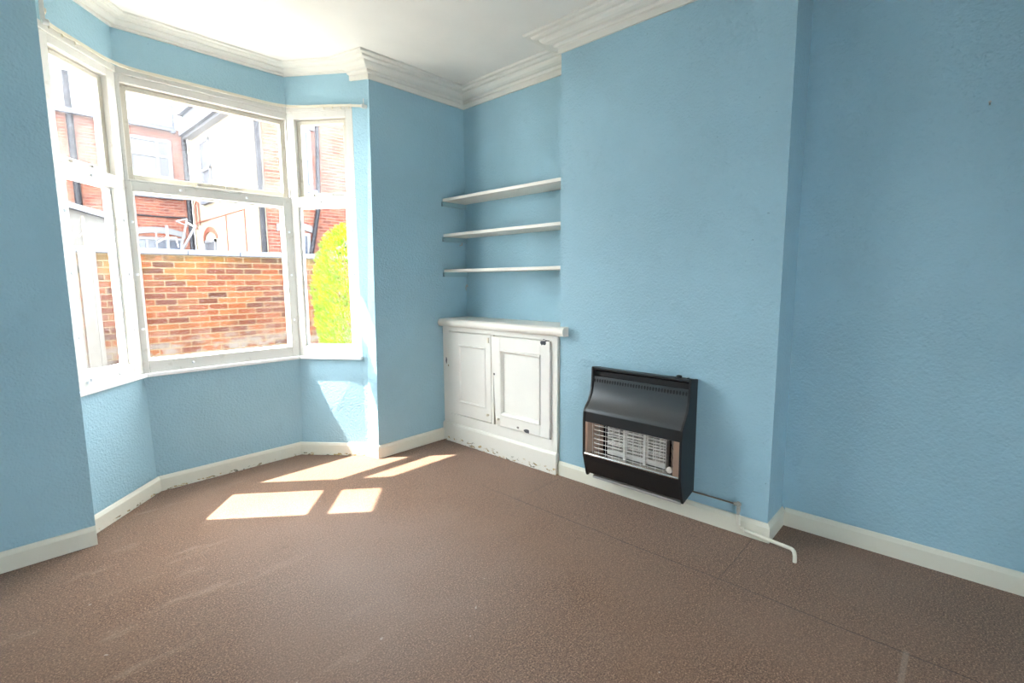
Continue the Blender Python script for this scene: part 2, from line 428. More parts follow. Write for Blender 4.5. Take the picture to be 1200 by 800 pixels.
# cornices
B0 = 2.865
CP = [(0,B0),(.014,B0),(.014,B0+.036),(.030,B0+.040),(.035,B0+.050),(.035,B0+.057),(.056,B0+.060),(.074,B0+.068),(.086,B0+.082),(.089,B0+.094),(.110,B0+.096),(.118,B0+.100),(.122,B0+.112),(.148,B0+.114),(.152,B0+.120),(.152,H+.01),(0,H+.01)]
m = MB(); m.sweep([Q1, Nt, (0,0), (0,CA), (-D,CA), (-D,CB), (0,CB), (0,YB)], CP, {0:(-1,0), 1:(-1,-1), 3:(-1,1.35), 4:(-1,1.35)})
struct(m.build('trim_1', M['cornice'], bevel=.0015), 'white moulded cornice over the alcove and chimney breast', 'cornice')
m = MB(); m.sweep([(XL,YB),(XL,0), L, Q2], CP)
struct(m.build('trim_2', M['cornice'], bevel=.0015), 'white moulded cornice over the wall left of the bay', 'cornice')
B1 = 2.925
CB_ = [(0,B1),(.018,B1),(.018,B1+.016),(.032,B1+.018),(.046,B1+.026),(.052,B1+.036),(.052,B1+.042),(.080,B1+.044),(.088,B1+.050),(.090,B1+.056),(.112,B1+.058),(.114,H+.01),(0,H+.01)]
m = MB(); m.sweep([Q2, P2, P1, Q1], CB_)
struct(m.build('trim_3', M['cornice'], bevel=.0015), 'shallow white cornice round the ceiling of the bay', 'cornice')

# ------------------------------------------------------------------ bay windows
facets = [(Q2,P2), (P2,P1), (P1,Q1)]
def fpt(i, s, o):
    A, B = Vector(bay_t[i]), Vector(bay_t[i+1]); ln = (B-A).length; t = (B-A)/ln; n = Vector((-t.y, t.x))
    off = offset_path(bay_t, -o)
    if s <= 0: return off[i]
    if s >= ln: return off[i+1]
    q = A + t*s + n*o
    return (q.x, q.y)
def flen(i): return (Vector(bay_t[i+1])-Vector(bay_t[i])).length
def fbox(m, i, s0, s1, o0, o1, z0, z1):
    m.prism([fpt(i,s0,o0), fpt(i,s1,o0), fpt(i,s1,o1), fpt(i,s0,o1)], z0, z1)
# stiles: (low glass s0, s1, high glass s0, s1)
ln = [flen(i) for i in range(3)]
spec = [(.115, ln[0]-.085, .130, ln[0]-.105), (.035, ln[1]-.060, .055, ln[1]-.040), (.045, ln[2]-.085, .095, ln[2]-.090)]
ZB, ZT = .81, 2.705
LG0, LG1, UG0, UG1 = .888, 1.972, 2.078, 2.585
wl = ['narrow left bay window looking along the white boarded panel', 'large middle bay window facing the brick yard wall', 'narrow right bay window with the yellow green bush outside']
def sphere_clip(m, i, s, z):
    x, y = fpt(i, s, -.001); x1, y1 = fpt(i, s, -.009)
    m.lathe((x, y, z), (x1-x, y1-y, 0), [(0,.009),(.004,.009),(.008,.005),(.009,.0005)], 10)
for i in range(3):
    a0, a1, b0, b1 = spec[i]; e = .034           # sash rail width
    m = MB()
    fbox(m, i, 0, a0, 0, .085, ZB, 2.03); fbox(m, i, a1, 9, 0, .085, ZB, 2.03)
    fbox(m, i, 0, b0-e, 0, .085, 2.03, ZT); fbox(m, i, b1+e, 9, 0, .085, 2.03, ZT)
    fbox(m, i, a0, a1, 0, .085, ZB, LG0)
    fbox(m, i, a0, a1, 0, .085, LG1, 2.03); fbox(m, i, b0-e, b1+e, 0, .085, 2.03, UG0-e)
    fbox(m, i, b0-e, b1+e, 0, .085, UG1+e, ZT)
    fbox(m, i, 0, 9, -.012, 0, 2.665, ZT)
    root = m.build('window_%d' % (i+1), M['frame'], bevel=.003)
    struct(root, wl[i], 'window')
    # glazing bead of the fixed lower light
    m = MB(); g = .014
    for (s0,s1,z0,z1) in ((a0,a0+g,LG0,LG1),(a1-g,a1,LG0,LG1),(a0+g,a1-g,LG0,LG0+g),(a0+g,a1-g,LG1-g,LG1)):
        fbox(m, i, s0, s1, .028, .046, z0, z1)
    m.build('glazing_bead', M['sill'], root, bevel=.002)
    m = MB(); fbox(m, i, a0+.002, a1-.002, .048, .052, LG0+.002, LG1-.002); m.build('pane', M['glass_low'], root)
    # top-hung sash
    m = MB(); k = .001
    for (s0,s1,z0,z1) in ((b0-e+k,b0,UG0-e+k,UG1+e-.006),(b1,b1+e-k,UG0-e+k,UG1+e-.006),(b0,b1,UG0-e+k,UG0),(b0,b1,UG1,UG1+e-.006)):
        fbox(m, i, s0, s1, .032, .074, z0, z1)
    sash = m.build('sash', M['sash'], root, bevel=.003)
    m = MB(); fbox(m, i, b0+.001, b1-.001, .054, .058, UG0+.001, UG1-.001); m.build('pane', M['glass_up' if i else 'glass_side'], sash)
    # casement stay lying on the bottom rail
    m = MB(); c = (b0+b1)/2+.03; w = min(.14, (b1-b0)*.36)
    fbox(m, i, c-w, c+w, .020, .030, UG0-e+.004, UG0-e+.012)
    fbox(m, i, c-w-.012, c-w+.012, .012, .031, UG0-e+.002, UG0-e+.022)
    fbox(m, i, c+.2*w, c+.2*w+.012, .020, .031, UG0-e+.010, UG0-e+.028)
    m.build('stay', M['steel'], sash, bevel=.001)
    # clear plastic screw buttons that once held secondary glazing
    for (s, z) in [(a0-.03 if i == 0 else a0*.5,z) for z in (1.1,1.45,1.78)] + [((a1+ln[i])/2,z) for z in (1.1,1.45,1.78)] + [(a0+(a1-a0)*q,2.005) for q in ((.28,.72) if i == 1 else (.5,))] + ([(a0+.25,.85)] if i != 2 else []):
        m = MB(); sphere_clip(m, i, s, z); m.build('screw_button', M['upvc'], root, smooth=True)
    # sill board
    m = MB(); fbox(m, i, 0, 9, -.032, .13, SILL, ZB)
    m.build('sill', M['sill'], root, bevel=.006)
    # outer sill
    if i == 0:
        m = MB(); fbox(m, i, .10, .16, -.012, 0, .84, .852); fbox(m, i, .115, .145, -.02, -.008, .852, .868)
        m.build('latch', M['upvc'], root, bevel=.002)

# ------------------------------------------------------------------ curtain rail round the bay
rail = thing('curtain_rail', 'thin bent cream curtain rail running round the top of the bay window', 'curtain rail', (-1.8,.5,2.70))
def smooth_path(pts, n=5, r=.10):
    out = []
    for i, p in enumerate(pts):
        p = Vector(p)
        if i in (0, len(pts)-1): out.append(p); continue
        a = (Vector(pts[i-1])-p); b = (Vector(pts[i+1])-p)
        a = p + a.normalized()*min(r, a.length*.45); b = p + b.normalized()*min(r, b.length*.45)
        for k in range(n+1):
            t = k/n; out.append(a*(1-t)**2 + p*2*t*(1-t) + b*t*t)
    return out
rp = offset_path([Q2,P2,P1,Q1], .028)
q0 = offset_path([L,Q2], .03)[0]; q3 = (Nt[0]-.030, .02)
pts = smooth_path([(-2.668,.045,2.715), (rp[0][0]+.02,rp[0][1]+.03,2.70), (rp[1][0],rp[1][1],2.70), (rp[2][0],rp[2][1],2.70), (rp[3][0]-.02,rp[3][1]+.03,2.69), (q3[0]-.012,.03,2.675)], 6, .14)
m = MB()
for a, b in zip(pts[:-1], pts[1:]):
    t = (b-a).normalized(); n = Vector((t.y,-t.x,0))*.004
    m.extrude([a-n+Vector((0,0,-.008)), a+n+Vector((0,0,-.008)), a+n+Vector((0,0,.009)), a-n+Vector((0,0,.009))], b-a)
m.build('rail', M['brass'], rail)
m = MB(); m.box(-2.690,-2.672,.035,.055,2.66,2.78); m.lathe((-2.676,.045,2.785),(1,0,0),[(-.012,.012),(.012,.012),(.016,.004)],10); m.lathe((-2.672,.045,2.66),(1,0,0),[(-.012,.014),(.014,.014)],10)
m.build('end_bracket', M['frame'], rail, bevel=.002)
m = MB(); m.box(-.975,-.930,.02,.04,2.663,2.687); m.tube([(-.955,.03,2.685),(-.955,.03,2.73)],.003,8)
m.build('end_bracket', M['frame'], rail, bevel=.002)
def along(t):
    L_ = [(b-a).length for a, b in zip(pts[:-1], pts[1:])]; tot = sum(L_); d = t*tot
    for a, b, l in zip(pts[:-1], pts[1:], L_):
        if d <= l: return a + (b-a)*(d/l)
        d -= l
    return pts[-1]
for t in (.06,.10,.14,.86,.89,.92,.95):
    p = along(t); m = MB(); m.tube([(p.x,p.y,p.z-.008),(p.x,p.y,p.z-.024)],.005,8)
    m.build('glider', M['brass'], rail)

# ------------------------------------------------------------------ alcove shelves
for k, (z, lab) in enumerate(((2.063,'topmost of three cream wall shelves in the blue alcove'), (1.770,'middle of three cream wall shelves in the blue alcove'), (1.470,'lowest of three cream wall shelves, nearest the cupboard top'))):
    t = thing('wall_shelf', lab, 'shelf', (0,-.63,z), 'alcove shelves')
    m = MB(); m.box(-.262, -.001, -.006, CA+.003, z, z+.024); m.build('board', M['shelf'], t, bevel=.003)
    m = MB(); m.box(-.27, -.001, -.001, -.020, z-.040, z-.001); m.build('batten', M['batten'], t, bevel=.002)
    m = MB(); m.box(-.25, -.001, CA+.001, CA+.020, z-.040, z-.001); m.build('batten', M['batten'], t, bevel=.002)
    if k == 1:
        m = MB(); m.tube([(-.05,-.006,z-.041),(-.05,-.006,z-.06),(-.075,-.006,z-.064)],.005,8); m.build('screw_hook', M['steel'], t)
hk = MB(); hk.tube([(-.001,-.012,1.352),(-.014,-.012,1.352)],.004,8); hk.lathe((-.001,-.012,1.352),(-1,0,0),[(0,.012),(.004,.012),(.005,.004)],10); hk.tube([(-.014,-.012,1.352),(-.018,-.012,1.335),(-.015,-.012,1.31)],.004,8)
tag(hk.build('wall_mounted_hook', M['steel']), 'small dark metal hook on the wall below the lowest alcove shelf', 'hook')

# ------------------------------------------------------------------ built-in cupboard
cup = thing('alcove_cupboard', 'white painted alcove cupboard with two panelled doors and chipped paint', 'cupboard', (-.15,-.63,0))
m = MB(); x0, x1 = CX, -.262
m.box(x0, x1, -.004, -.084, .165, 1.008); m.box(x0, x1, -1.21, -1.262, .165, 1.008)
m.box(x0, x1, -.085, -1.21, .972, 1.008); m.box(x0, x1, -.085, -1.21, .165, .248); m.box(x0, x1, -.600, -.622, .248, .972)
m.build('face_frame', M['cab'], cup, bevel=.0015)
m = MB(); m.box(-.262, -.002, -.004, CA+.004, .02, 1.006); m.build('carcass', M['cab'], cup)
# worktop: rounded nose, overlapping the chimney breast
prof = [(-.001,1.075),(-.290,1.075)] + [(-.312-.030*math.sin(a), 1.0425+.0325*math.cos(a)) for a in [PI*k/10 for k in range(11)]] + [(-.274,1.010),(-.274,1.010),(-.001,1.010)]
m = MB(); m.extrude([(x,-.003,z) for x, z in prof], (0,CA+.005,0)); 
pr2 = [(-.2735,1.075),(-.290,1.075)] + [(-.312-.030*math.sin(a), 1.0425+.0325*math.cos(a)) for a in [PI*k/10 for k in range(11)]] + [(-.2735,1.010)]
m.extrude([(x,CA+.002,z) for x, z in pr2], (0,-.075,0))
m.build('worktop', M['shelf'], cup, smooth=True)
m = MB()
pp = [(-.262,0),(-.310,0),(-.310,.148),(-.304,.160),(-.296,.166),(-.262,.166)]
m.extrude([(x,-.004,z) for x, z in pp], (0,-1.262,0)); m.build('plinth', M['plinth'], cup, bevel=.002)
def door(y0, y1, z0, z1, proud, py0, py1, pz0, pz1, deep, skew=0):
    xb = CX+.006; xf = CX-proud
    m = MB()
    # stiles and rails round a sunk panel; the hanging edge leans a little
    s = skew
    m.extrude([(xb,y0,z1),(xb,py0,z1),(xb,py0,z0),(xb,y0-s,z0)], (xf-xb,0,0))
    m.box(xb,xf,py1,y1,z0,z1); m.box(xb,xf,py0,py1,pz1,z1); m.box(xb,xf,py0,py1,z0,pz0)
    d = m.build('door', M['cab'], cup, bevel=.002)
    m = MB(); m.box(xb, xf+deep, py0, py1, pz0, pz1); m.build('panel', M['cab'], d)
    w, r = (.022, .010) if deep > .010 else (.016, .008)
    m = MB()
    pa = [(py0,pz0),(py1,pz0),(py1,pz1),(py0,pz1)]
    inn = [(py0-w,pz0+w),(py1+w,pz0+w),(py1+w,pz1-w),(py0-w,pz1-w)]
    mid = [(py0-w*.5,pz0+w*.5),(py1+w*.5,pz0+w*.5),(py1+w*.5,pz1-w*.5),(py0-w*.5,pz1-w*.5)]
    oo = [(py0+.006,pz0-.006),(py1-.006,pz0-.006),(py1-.006,pz1+.006),(py0+.006,pz1+.006)]
    rings = [[(xf-.0005,*p) for p in oo],[(xf-r,*p) for p in pa],[(xf-r*.6,*p) for p in mid],[(xf+deep-.0005,*p) for p in inn]]
    vs = [p for R in rings for p in R]; fs = []
    for a in range(3):
        for k in range(4): fs.append((a*4+k, a*4+(k+1)%4, (a+1)*4+(k+1)%4, (a+1)*4+k))
    m.add(vs, fs); m.build('panel_moulding', M['cab'], d, bevel=.002)
    return d, xf
d1, xf1 = door(-.088,-.597,.256,.964,.004,-.215,-.535,.368,.858,.007)
d2, xf2 = door(-.626,-1.205,.256,.964,.018,-.716,-1.118,.347,.860,.020,.035)
def knob(d, x, y, z, r=.012):
    m = MB(); m.lathe((x,y,z),(-1,0,0),[(0,r*.6),(.008,r*.55),(.012,r),(.020,r),(.025,r*.6),(.026,.001)],14)
    return m.build('knob', M['knob'], d, smooth=True)
def turn(d, x, y, z):
    m = MB(); m.box(x,x-.010,y-.007,y+.007,z-.022,z+.022); m.lathe((x-.010,y,z),(-1,0,0),[(0,.005),(.004,.004)],8)
    return m.build('turn_button', M['knob'], d, bevel=.003)
turn(d1, xf1, -.574, .924); knob(d1, xf1, -.567, .318, .011); knob(d2, xf2, -.697, .311, .011)
for z in (.36,.86):
    m = MB(); m.box(CX+.002,xf2-.001,-1.2045,-1.2095,z-.03,z+.03); m.build('hinge', M['cab'], d2)

# ------------------------------------------------------------------ gas heater
ht = thing('gas_heater', 'black wall mounted radiant gas heater on the chimney breast', 'heater', (-D,-1.93,.14))
W0 = -D-.0005
def hx(d): return W0-d
y0, y1 = -1.600, -2.258
def prof3(pr, y): return [(hx(d), y, z) for d, z in pr]
side = [(0,.168),(.05,.155),(.142,.131),(.150,.145),(.188,.285),(.190,.500),(.186,.565),(.172,.590),(.140,.625),(.118,.665),(.105,.71),(.098,.77),(.096,.838),(.088,.842),(0,.830)]
for a, b in ((y0, y0-.014), (y1+.014, y1)):
    m = MB(); m.extrude(prof3(side, a), (0,b-a,0)); m.build('side_panel', M['black'], ht, bevel=.002)
ya, yb = y0-.0145, y1+.0145
m = MB(); m.extrude(prof3([(0,.815),(.085,.822),(.090,.826),(.090,.838),(0,.829)], ya), (0,yb-ya,0)); m.build('top_panel', M['black'], ht, bevel=.002)
m = MB(); m.extrude(prof3([(0,.52),(.06,.52),(.07,.78),(.072,.814),(0,.814)], ya), (0,yb-ya,0)); m.build('flue_slot', M['dark'], ht)  # solid near-black block gives the slot its shade
def shell(pr, th, name, mat, **kw):
    # open profile given a thickness towards the wall
    inner = [(d-th, z) for d, z in pr][::-1]
    m = MB(); m.extrude(prof3(pr+inner, ya), (0,yb-ya,0)); return m.build(name, mat, ht, **kw)
curve = [(.088,.780),(.091,.762),(.094,.735),(.099,.705),(.106,.678),(.117,.652),(.132,.628),(.150,.606),(.167,.590),(.177,.578),(.181,.566)]
hood = shell(curve, .008, 'hood', M['hood'], smooth=True)
m = MB(); n = 34
for k in range(n):
    y = ya-.012 + (yb-ya+.024)*k/(n-1)
    m.extrude([(hx(.0935)+.0, y+.0055*math.cos(a), .755+.0115*math.sin(a)) for a in [2*PI*j/10 for j in range(10)]], (.004,0,0))
m.build('vent_holes', M['dark'], hood)  # dark ovals stand for the shade inside punched holes
shell([(.181,.566),(.184,.500)], .02, 'fascia', M['black'], bevel=.002)
shell([(.183,.284),(.176,.25),(.148,.155),(.142,.150)], .012, 'lower_panel', M['black'], bevel=.002)
m = MB(); m.extrude(prof3([(.150,.284),(.188,.284),(.190,.291),(.186,.298),(.150,.302)], ya), (0,yb-ya,0)); m.build('hearth_lip', M['chrome'], ht, bevel=.001)
m = MB(); m.extrude(prof3([(.06,.122),(.118,.112),(.118,.126),(.06,.136)], ya-.02), (0,yb-ya+.03,0)); m.extrude(prof3([(0,.17),(.1,.155),(.1,.165),(0,.20)], ya), (0,yb-ya,0)); m.build('base_rail', M['steel'], ht, bevel=.001)
# firebox
m = MB()
m.extrude(prof3([(0,.20),(.05,.20),(.06,.52),(0,.52)], ya), (0,yb-ya,0))
m.extrude(prof3([(.05,.499),(.165,.499),(.165,.508),(.05,.508)], ya), (0,yb-ya,0))
m.build('firebox', M['dark'], ht)
m = MB(); m.extrude(prof3([(.05,.270),(.168,.280),(.168,.284),(.05,.300)], ya), (0,yb-ya,0)); m.build('hearth_plate', M['chrome'], ht)
# angled bronze reflectors at both ends
m = MB(); m.extrude([(hx(.183),ya-.001,.292),(hx(.183),ya-.018,.292),(hx(.075),ya-.070,.292),(hx(.06),ya-.06,.292),(hx(.06),ya-.001,.292)], (0,0,.208)); m.build('reflector', M['bronze'], ht)
m = MB(); m.extrude([(hx(.183),yb+.001,.292),(hx(.183),yb+.034,.292),(hx(.090),yb+.092,.292),(hx(.06),yb+.085,.292),(hx(.06),yb+.001,.292)], (0,0,.208)); rf = m.build('reflector', M['bronze'], ht)
for z in (.345,.395,.445):  # dark strips imitate lines reflected in the bronze
    m = MB(); m.extrude([(hx(.176),yb+.0385,z),(hx(.178),yb+.0385,z),(hx(.098),yb+.0885,z),(hx(.096),yb+.0885,z)], (0,0,.004)); m.build('reflector_rib', M['dark'], rf)
m = MB(); m.lathe((hx(.165),yb+.060,.322),(-1,0,0),[(0,.018),(.012,.018),(.018,.012),(.020,.001)],14); m.build('pilot_lens', M['radiant'], ht, smooth=True)
# three ceramic radiants, each a ribbed block
ry0, ry1 = ya-.125, yb+.098; nR = 3; w = (ry1-ry0)/nR
for k in range(nR):
    a, b = ry0+w*k-.006, ry0+w*(k+1)+.006
    m = MB(); m.box(hx(.075),hx(.100),a,b,.302,.492)
    m.box(hx(.100),hx(.128),a,b,.302,.336)
    r = m.build('radiant', M['radiant'], ht, bevel=.003)
    m = MB(); m.box(hx(.1005),hx(.104),a-.003,b+.003,.338,.490); m.build('radiant_face', M['clay'], r)  # darker face puts the recess shade between the ribs into colour
    m = MB()
    for j in range(8):
        z = .346+.0185*j; m.box(hx(.104),hx(.124),a-.003,b+.003,z,z+.009)
    for q in (.0,.33,.66,.97): m.box(hx(.104),hx(.126),a+(b-a)*q,a+(b-a)*q+(b-a)*.03,.338,.490)
    m.build('radiant_grid', M['radiant'], r, bevel=.001)
    if k:
        m = MB(); m.box(hx(.11),hx(.145),ry0+w*k-.007,ry0+w*k+.007,.300,.494); m.build('divider', M['radiant'], ht, bevel=.001)
# wire guard
g = MB()
for j in range(7):
    z = .310+.029*j
    g.tube([(hx(.07),ya-.055,z),(hx(.150),ya-.050,z),(hx(.168),ya-.065,z),(hx(.168),yb+.090,z),(hx(.150),yb+.080,z)], .0017, 6)
for q in [ya-.050-.048*k for k in range(11)]:
    g.tube([(hx(.170),q,.296),(hx(.170),q,.496)], .0015, 6)
g.build('wire_guard', M['wire'], ht)
m = MB(); m.lathe((hx(.045),-2.165,.833),(0,0,1),[(0,.016),(.012,.016),(.015,.012),(.016,.001)],16); m.build('control_knob', M['black'], ht, smooth=True)
m = MB(); m.box(hx(.035),hx(.055),-2.225,-2.215,.832,.842); m.build('switch', M['chrome'], ht, bevel=.002)

# ------------------------------------------------------------------ gas supply pipe
gp = thing('gas_pipe', 'thin gas pipe with valve and cream painted end running from heater to carpet', 'pipe', (-.30,-2.52,0))
m = MB(); m.tube([(-.292,-2.259,.168),(-.296,-2.36,.170),(-.306,-2.505,.174)], .0045, 10); m.build('copper_tube', M['copper'], gp, smooth=True)
m = MB(); m.tube([(-.307,-2.498,.174),(-.307,-2.532,.178)], .010, 12); m.tube([(-.307,-2.520,.190),(-.307,-2.521,.115)], .008, 12); m.lathe((-.307,-2.521,.150),(0,0,1),[(-.012,.011),(.012,.011)],6); m.lathe((-.307,-2.515,.177),(-1,0,0),[(0,.008),(.016,.007)],10)
m.build('valve', M['steel'], gp, smooth=True)
m = MB()
path = smooth_path([(-.307,-2.522,.118),(-.307,-2.526,.045),(-.312,-2.60,.040),(-.345,-2.806,.040),(-.392,-2.823,.036),(-.392,-2.824,.001)], 5, .022)
m.tube(path, .0095, 12); m.build('painted_pipe', M['pipew'], gp, smooth=True)
m = MB(); m.box(-.2905,-.322,-2.549,-2.559,.026,.032); m.box(-.318,-.324,-2.549,-2.559,.026,.066); m.build('pipe_clip', M['pipew'], gp, bevel=.002)
nl = MB(); nl.tube([(-.001,-3.358,2.128),(-.022,-3.358,2.134)],.003,8); nl.lathe((-.022,-3.358,2.134),(-1,0,.2),[(0,.005),(.002,.005)],8)
tag(nl.build('wall_nail', M['steel']), 'small dark nail high on the right wall beyond the chimney breast', 'nail')

# ------------------------------------------------------------------ outside
m = MB(); m.box(-14, 14, .27, 30, -.30, -.15)
struct(m.build('ground', M['yard']), 'pale concrete yard outside the bay window', 'ground')
yw = thing('yard_wall', 'old orange brick yard wall with a pale blue coping outside the bay', 'garden wall', (-.8,3.9,-.15))
m = MB(); m.box(-9, 6, 3.8, 4.02, -.15, 1.735); m.build('brickwork', M['yardbrick'], yw)
m = MB()
for k in range(25): m.box(-9+.6*k+.003, -9+.6*(k+1)-.003, 3.77, 4.05, 1.735, 1.80)
m.build('coping', M['coping'], yw, bevel=.008)

# golden conifer
bush = thing('conifer_bush', 'bright yellow green conifer bush in front of the yard wall', 'bush', (.36,2.6,-.15))
m = MB(); m.tube([(.36,2.6,-.15),(.37,2.61,.6),(.35,2.6,1.5)], .035, 8, .01); m.build('trunk', M['bark'], bush)
vs, fs = [], []
for k in range(15000):
    z = random.random(); zz = -.05 + 2.12*z
    rad = .47*(1-.10*z)*(1-max(0,(z-.80)/.20)**2.2*.9)*(.80+.2*min(1,z/.15))
    a = random.uniform(0, 2*PI); lump = 1+.10*math.sin(a*3+zz*5)+.07*math.sin(a*7-zz*9)
    rr = rad*lump*(1-.35*random.random()**2.5)
    c = Vector((.36+rr*math.cos(a), 2.6+rr*math.sin(a), zz+.06*math.sin(a*5)))
    out = Vector((math.cos(a), math.sin(a), .9+random.uniform(-.3,.5))).normalized()
    sd = out.cross(Vector((random.uniform(-1,1),random.uniform(-1,1),random.uniform(-1,1)))).normalized()
    l, w_ = random.uniform(.035,.08), random.uniform(.006,.013)
    n = len(vs)
    vs += [c, c+out*l*.5+sd*w_, c+out*l, c+out*l*.5-sd*w_]; fs.append((n,n+1,n+2,n+3))
m = MB(); m.add(vs, fs); m.build('foliage', M['leaf'], bush)

# boarded panel and bench added in place of a ghostly, partly reflected shape
pn = thing('yard_screen', 'white boarded screen standing against the yard wall, seen through the left window', 'screen', (-2.5,3.3,-.15))
m = MB()
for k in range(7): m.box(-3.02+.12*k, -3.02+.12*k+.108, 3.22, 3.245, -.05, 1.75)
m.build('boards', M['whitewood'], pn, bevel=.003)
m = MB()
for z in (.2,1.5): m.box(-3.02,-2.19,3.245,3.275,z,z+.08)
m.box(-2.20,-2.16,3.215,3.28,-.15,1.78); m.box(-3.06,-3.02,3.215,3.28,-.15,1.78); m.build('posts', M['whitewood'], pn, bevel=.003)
bn = thing('garden_bench', 'low white slatted garden bench below the left window', 'bench', (-2.45,2.6,-.15))
m = MB()
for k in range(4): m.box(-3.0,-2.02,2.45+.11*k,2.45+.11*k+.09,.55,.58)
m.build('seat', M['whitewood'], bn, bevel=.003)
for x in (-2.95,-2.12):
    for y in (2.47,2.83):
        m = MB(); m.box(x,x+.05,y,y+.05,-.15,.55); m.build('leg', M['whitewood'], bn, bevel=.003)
# outbuilding added behind the wall for the same partly reflected shape
ob_ = thing('outbuilding', 'small white outbuilding with a sloping roof edge behind the yard wall at left', 'outbuilding', (-2.6,5.2,-.15))
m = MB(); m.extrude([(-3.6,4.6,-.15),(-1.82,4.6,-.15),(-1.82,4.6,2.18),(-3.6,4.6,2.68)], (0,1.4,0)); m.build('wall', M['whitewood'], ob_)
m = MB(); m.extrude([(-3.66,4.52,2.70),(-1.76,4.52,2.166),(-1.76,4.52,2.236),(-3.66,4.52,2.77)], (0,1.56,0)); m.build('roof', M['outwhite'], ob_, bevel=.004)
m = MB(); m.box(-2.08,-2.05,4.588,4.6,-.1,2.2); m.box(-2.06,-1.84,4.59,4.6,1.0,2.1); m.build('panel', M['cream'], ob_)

# clothes airer poles leaning above the wall
ai = thing('clothes_airer', 'folded white clothes airer poking up behind the yard wall', 'clothes airer', (-1.2,4.25,-.15))
def bar(pts_, r, name, mat='outwhite'):
    m = MB(); m.tube(pts_, r, 8); return m.build(name, M[mat], ai, smooth=True)
bar([(-1.315,4.2,-.15),(-1.30,4.2,2.12)], .016, 'post'); bar([(-1.44,4.2,-.15),(-1.42,4.2,2.07)], .008, 'post')
bar([(-1.20,4.2,1.2),(-1.16,4.2,1.84),(-1.07,4.2,2.21)], .012, 'arm'); bar([(-1.20,4.25,1.7),(-1.13,4.25,1.83),(-.96,4.25,2.15)], .014, 'arm')
bar([(-1.19,4.2,2.18),(-1.07,4.2,2.22),(-1.07,4.2,2.13),(-1.19,4.2,2.18)], .009, 'arm')
bar([(-1.31,4.2,1.96),(-1.21,4.2,1.97),(-1.19,4.2,1.85)], .008, 'arm', 'steel'); bar([(-1.42,4.2,1.90),(-1.31,4.2,1.97)], .007, 'arm', 'steel')
bar([(-1.07,4.2,2.17),(-.97,4.25,2.12)], .012, 'arm', 'steel')
# poles of a second little frame by the outbuilding
zg = thing('folding_frame', 'small dark zigzag folding frame standing on the yard wall coping at left', 'frame', (-2.1,3.9,1.8))
m = MB()
zz = [(-2.36,1.84),(-2.28,1.95),(-2.20,1.90),(-2.12,2.0),(-2.02,1.86),(-1.98,1.92),(-1.88,1.97),(-1.80,1.83)]
m.tube([(x,3.9,z) for x, z in zz], .007, 6); m.build('zigzag_bar', M['copper'], zg)
for x in (-2.36,-1.80):
    m = MB(); m.tube([(x,3.9,1.80),(x,3.9,1.85)], .006, 6); m.build('foot', M['copper'], zg)

# ---- the house across the back: brick front at y = 13.4
def win_front(parent, x0, x1, z0, z1, y, bars=(), hb=(), pane='darkpane', fr=.07, sill=True, arch=0):
    m = MB(); yf, yb_ = y-.05, y+.01
    m.box(x0,x0+fr,yf,yb_,z0,z1); m.box(x1-fr,x1,yf,yb_,z0,z1); m.box(x0+fr,x1-fr,yf,yb_,z0,z0+fr); m.box(x0+fr,x1-fr,yf,yb_,z1-fr,z1)
    for b in bars: m.box(b-fr*.4,b+fr*.4,yf,yb_,z0+fr,z1-fr)
    for z in hb: m.box(x0+fr,x1-fr,yf-.005,yb_,z-fr*.4,z+fr*.4)
    w = m.build('window', M['outwhite'], parent, bevel=.004)
    m = MB(); m.box(x0+fr*.5,x1-fr*.5,y-.015,y-.005,z0+fr*.5,z1-fr*.5); m.build('pane', M[pane], w)
    if sill:
        m = MB(); m.box(x0-.08,x1+.08,y-.12,y,z0-.09,z0-.001); m.build('sill', M['slate'], w, bevel=.005)
    if arch:
        n = 10; lo = [(x0-.08+(x1-x0+.16)*k/n, z1+.0+arch*math.sin(PI*k/n)) for k in range(n+1)]
        hi = [(x, z+.16) for x, z in lo]
        m = MB(); m.extrude([(x,y-.03,z) for x, z in lo]+[(x,y-.03,z) for x, z in hi[::-1]], (0,.03,0)); m.build('lintel', M['outwhite'], w)
    return w
hb = thing('brick_house', 'red brick house across the back with a wide white upstairs window and slate roof', 'house', (-2,16,-.15))
m = MB(); m.box(-8, 1.475, 13.4, 19.5, -.15, 5.66); m.build('wall', M['housebrick_x'], hb)
m = MB(); m.extrude([(-8.2,13.15,5.62),(-8.2,16.45,7.6),(-8.2,19.75,5.62)], (9.37,0,0)); m.build('roof', M['slate'], hb)
m = MB(); m.box(-8.2,1.17,13.16,13.28,5.54,5.66); m.build('gutter', M['slate'], hb, bevel=.01)
win_front(hb, .05, 1.06, 4.25, 5.32, 13.4, (.72,), (4.86,), 'netpane', .09)
m = MB(); m.box(-.15,1.25,13.30,13.4,3.72,3.86); m.build('string_course', M['slate'], hb, bevel=.01)
win_front(hb, -.05, 1.16, 1.5, 2.66, 13.4, (.30,.78), (), 'darkpane', .08, True, .12)
win_front(hb, -2.9, -1.75, 4.25, 5.32, 13.4, (-2.3,), (4.86,), 'netpane', .09)
def pipe_(parent, pts_, r, mat, name='drainpipe'):
    m = MB(); m.tube(pts_, r, 10); return m.build(name, M[mat], parent, smooth=True)
pipe_(hb, [(1.37,13.30,-.15),(1.37,13.30,5.5)], .065, 'pipe'); pipe_(hb, [(-1.05,13.30,-.15),(-1.05,13.30,6.55)], .075, 'pipe')
pipe_(hb, [(1.10,13.22,5.5),(1.10,13.22,7.1)], .06, 'slate', 'vent_pipe')
pipe_(hb, [(-8,13.37,3.27),(-.2,13.37,3.24),(.6,13.36,3.22),(1.3,13.36,3.24)], .022, 'pipe', 'cable')

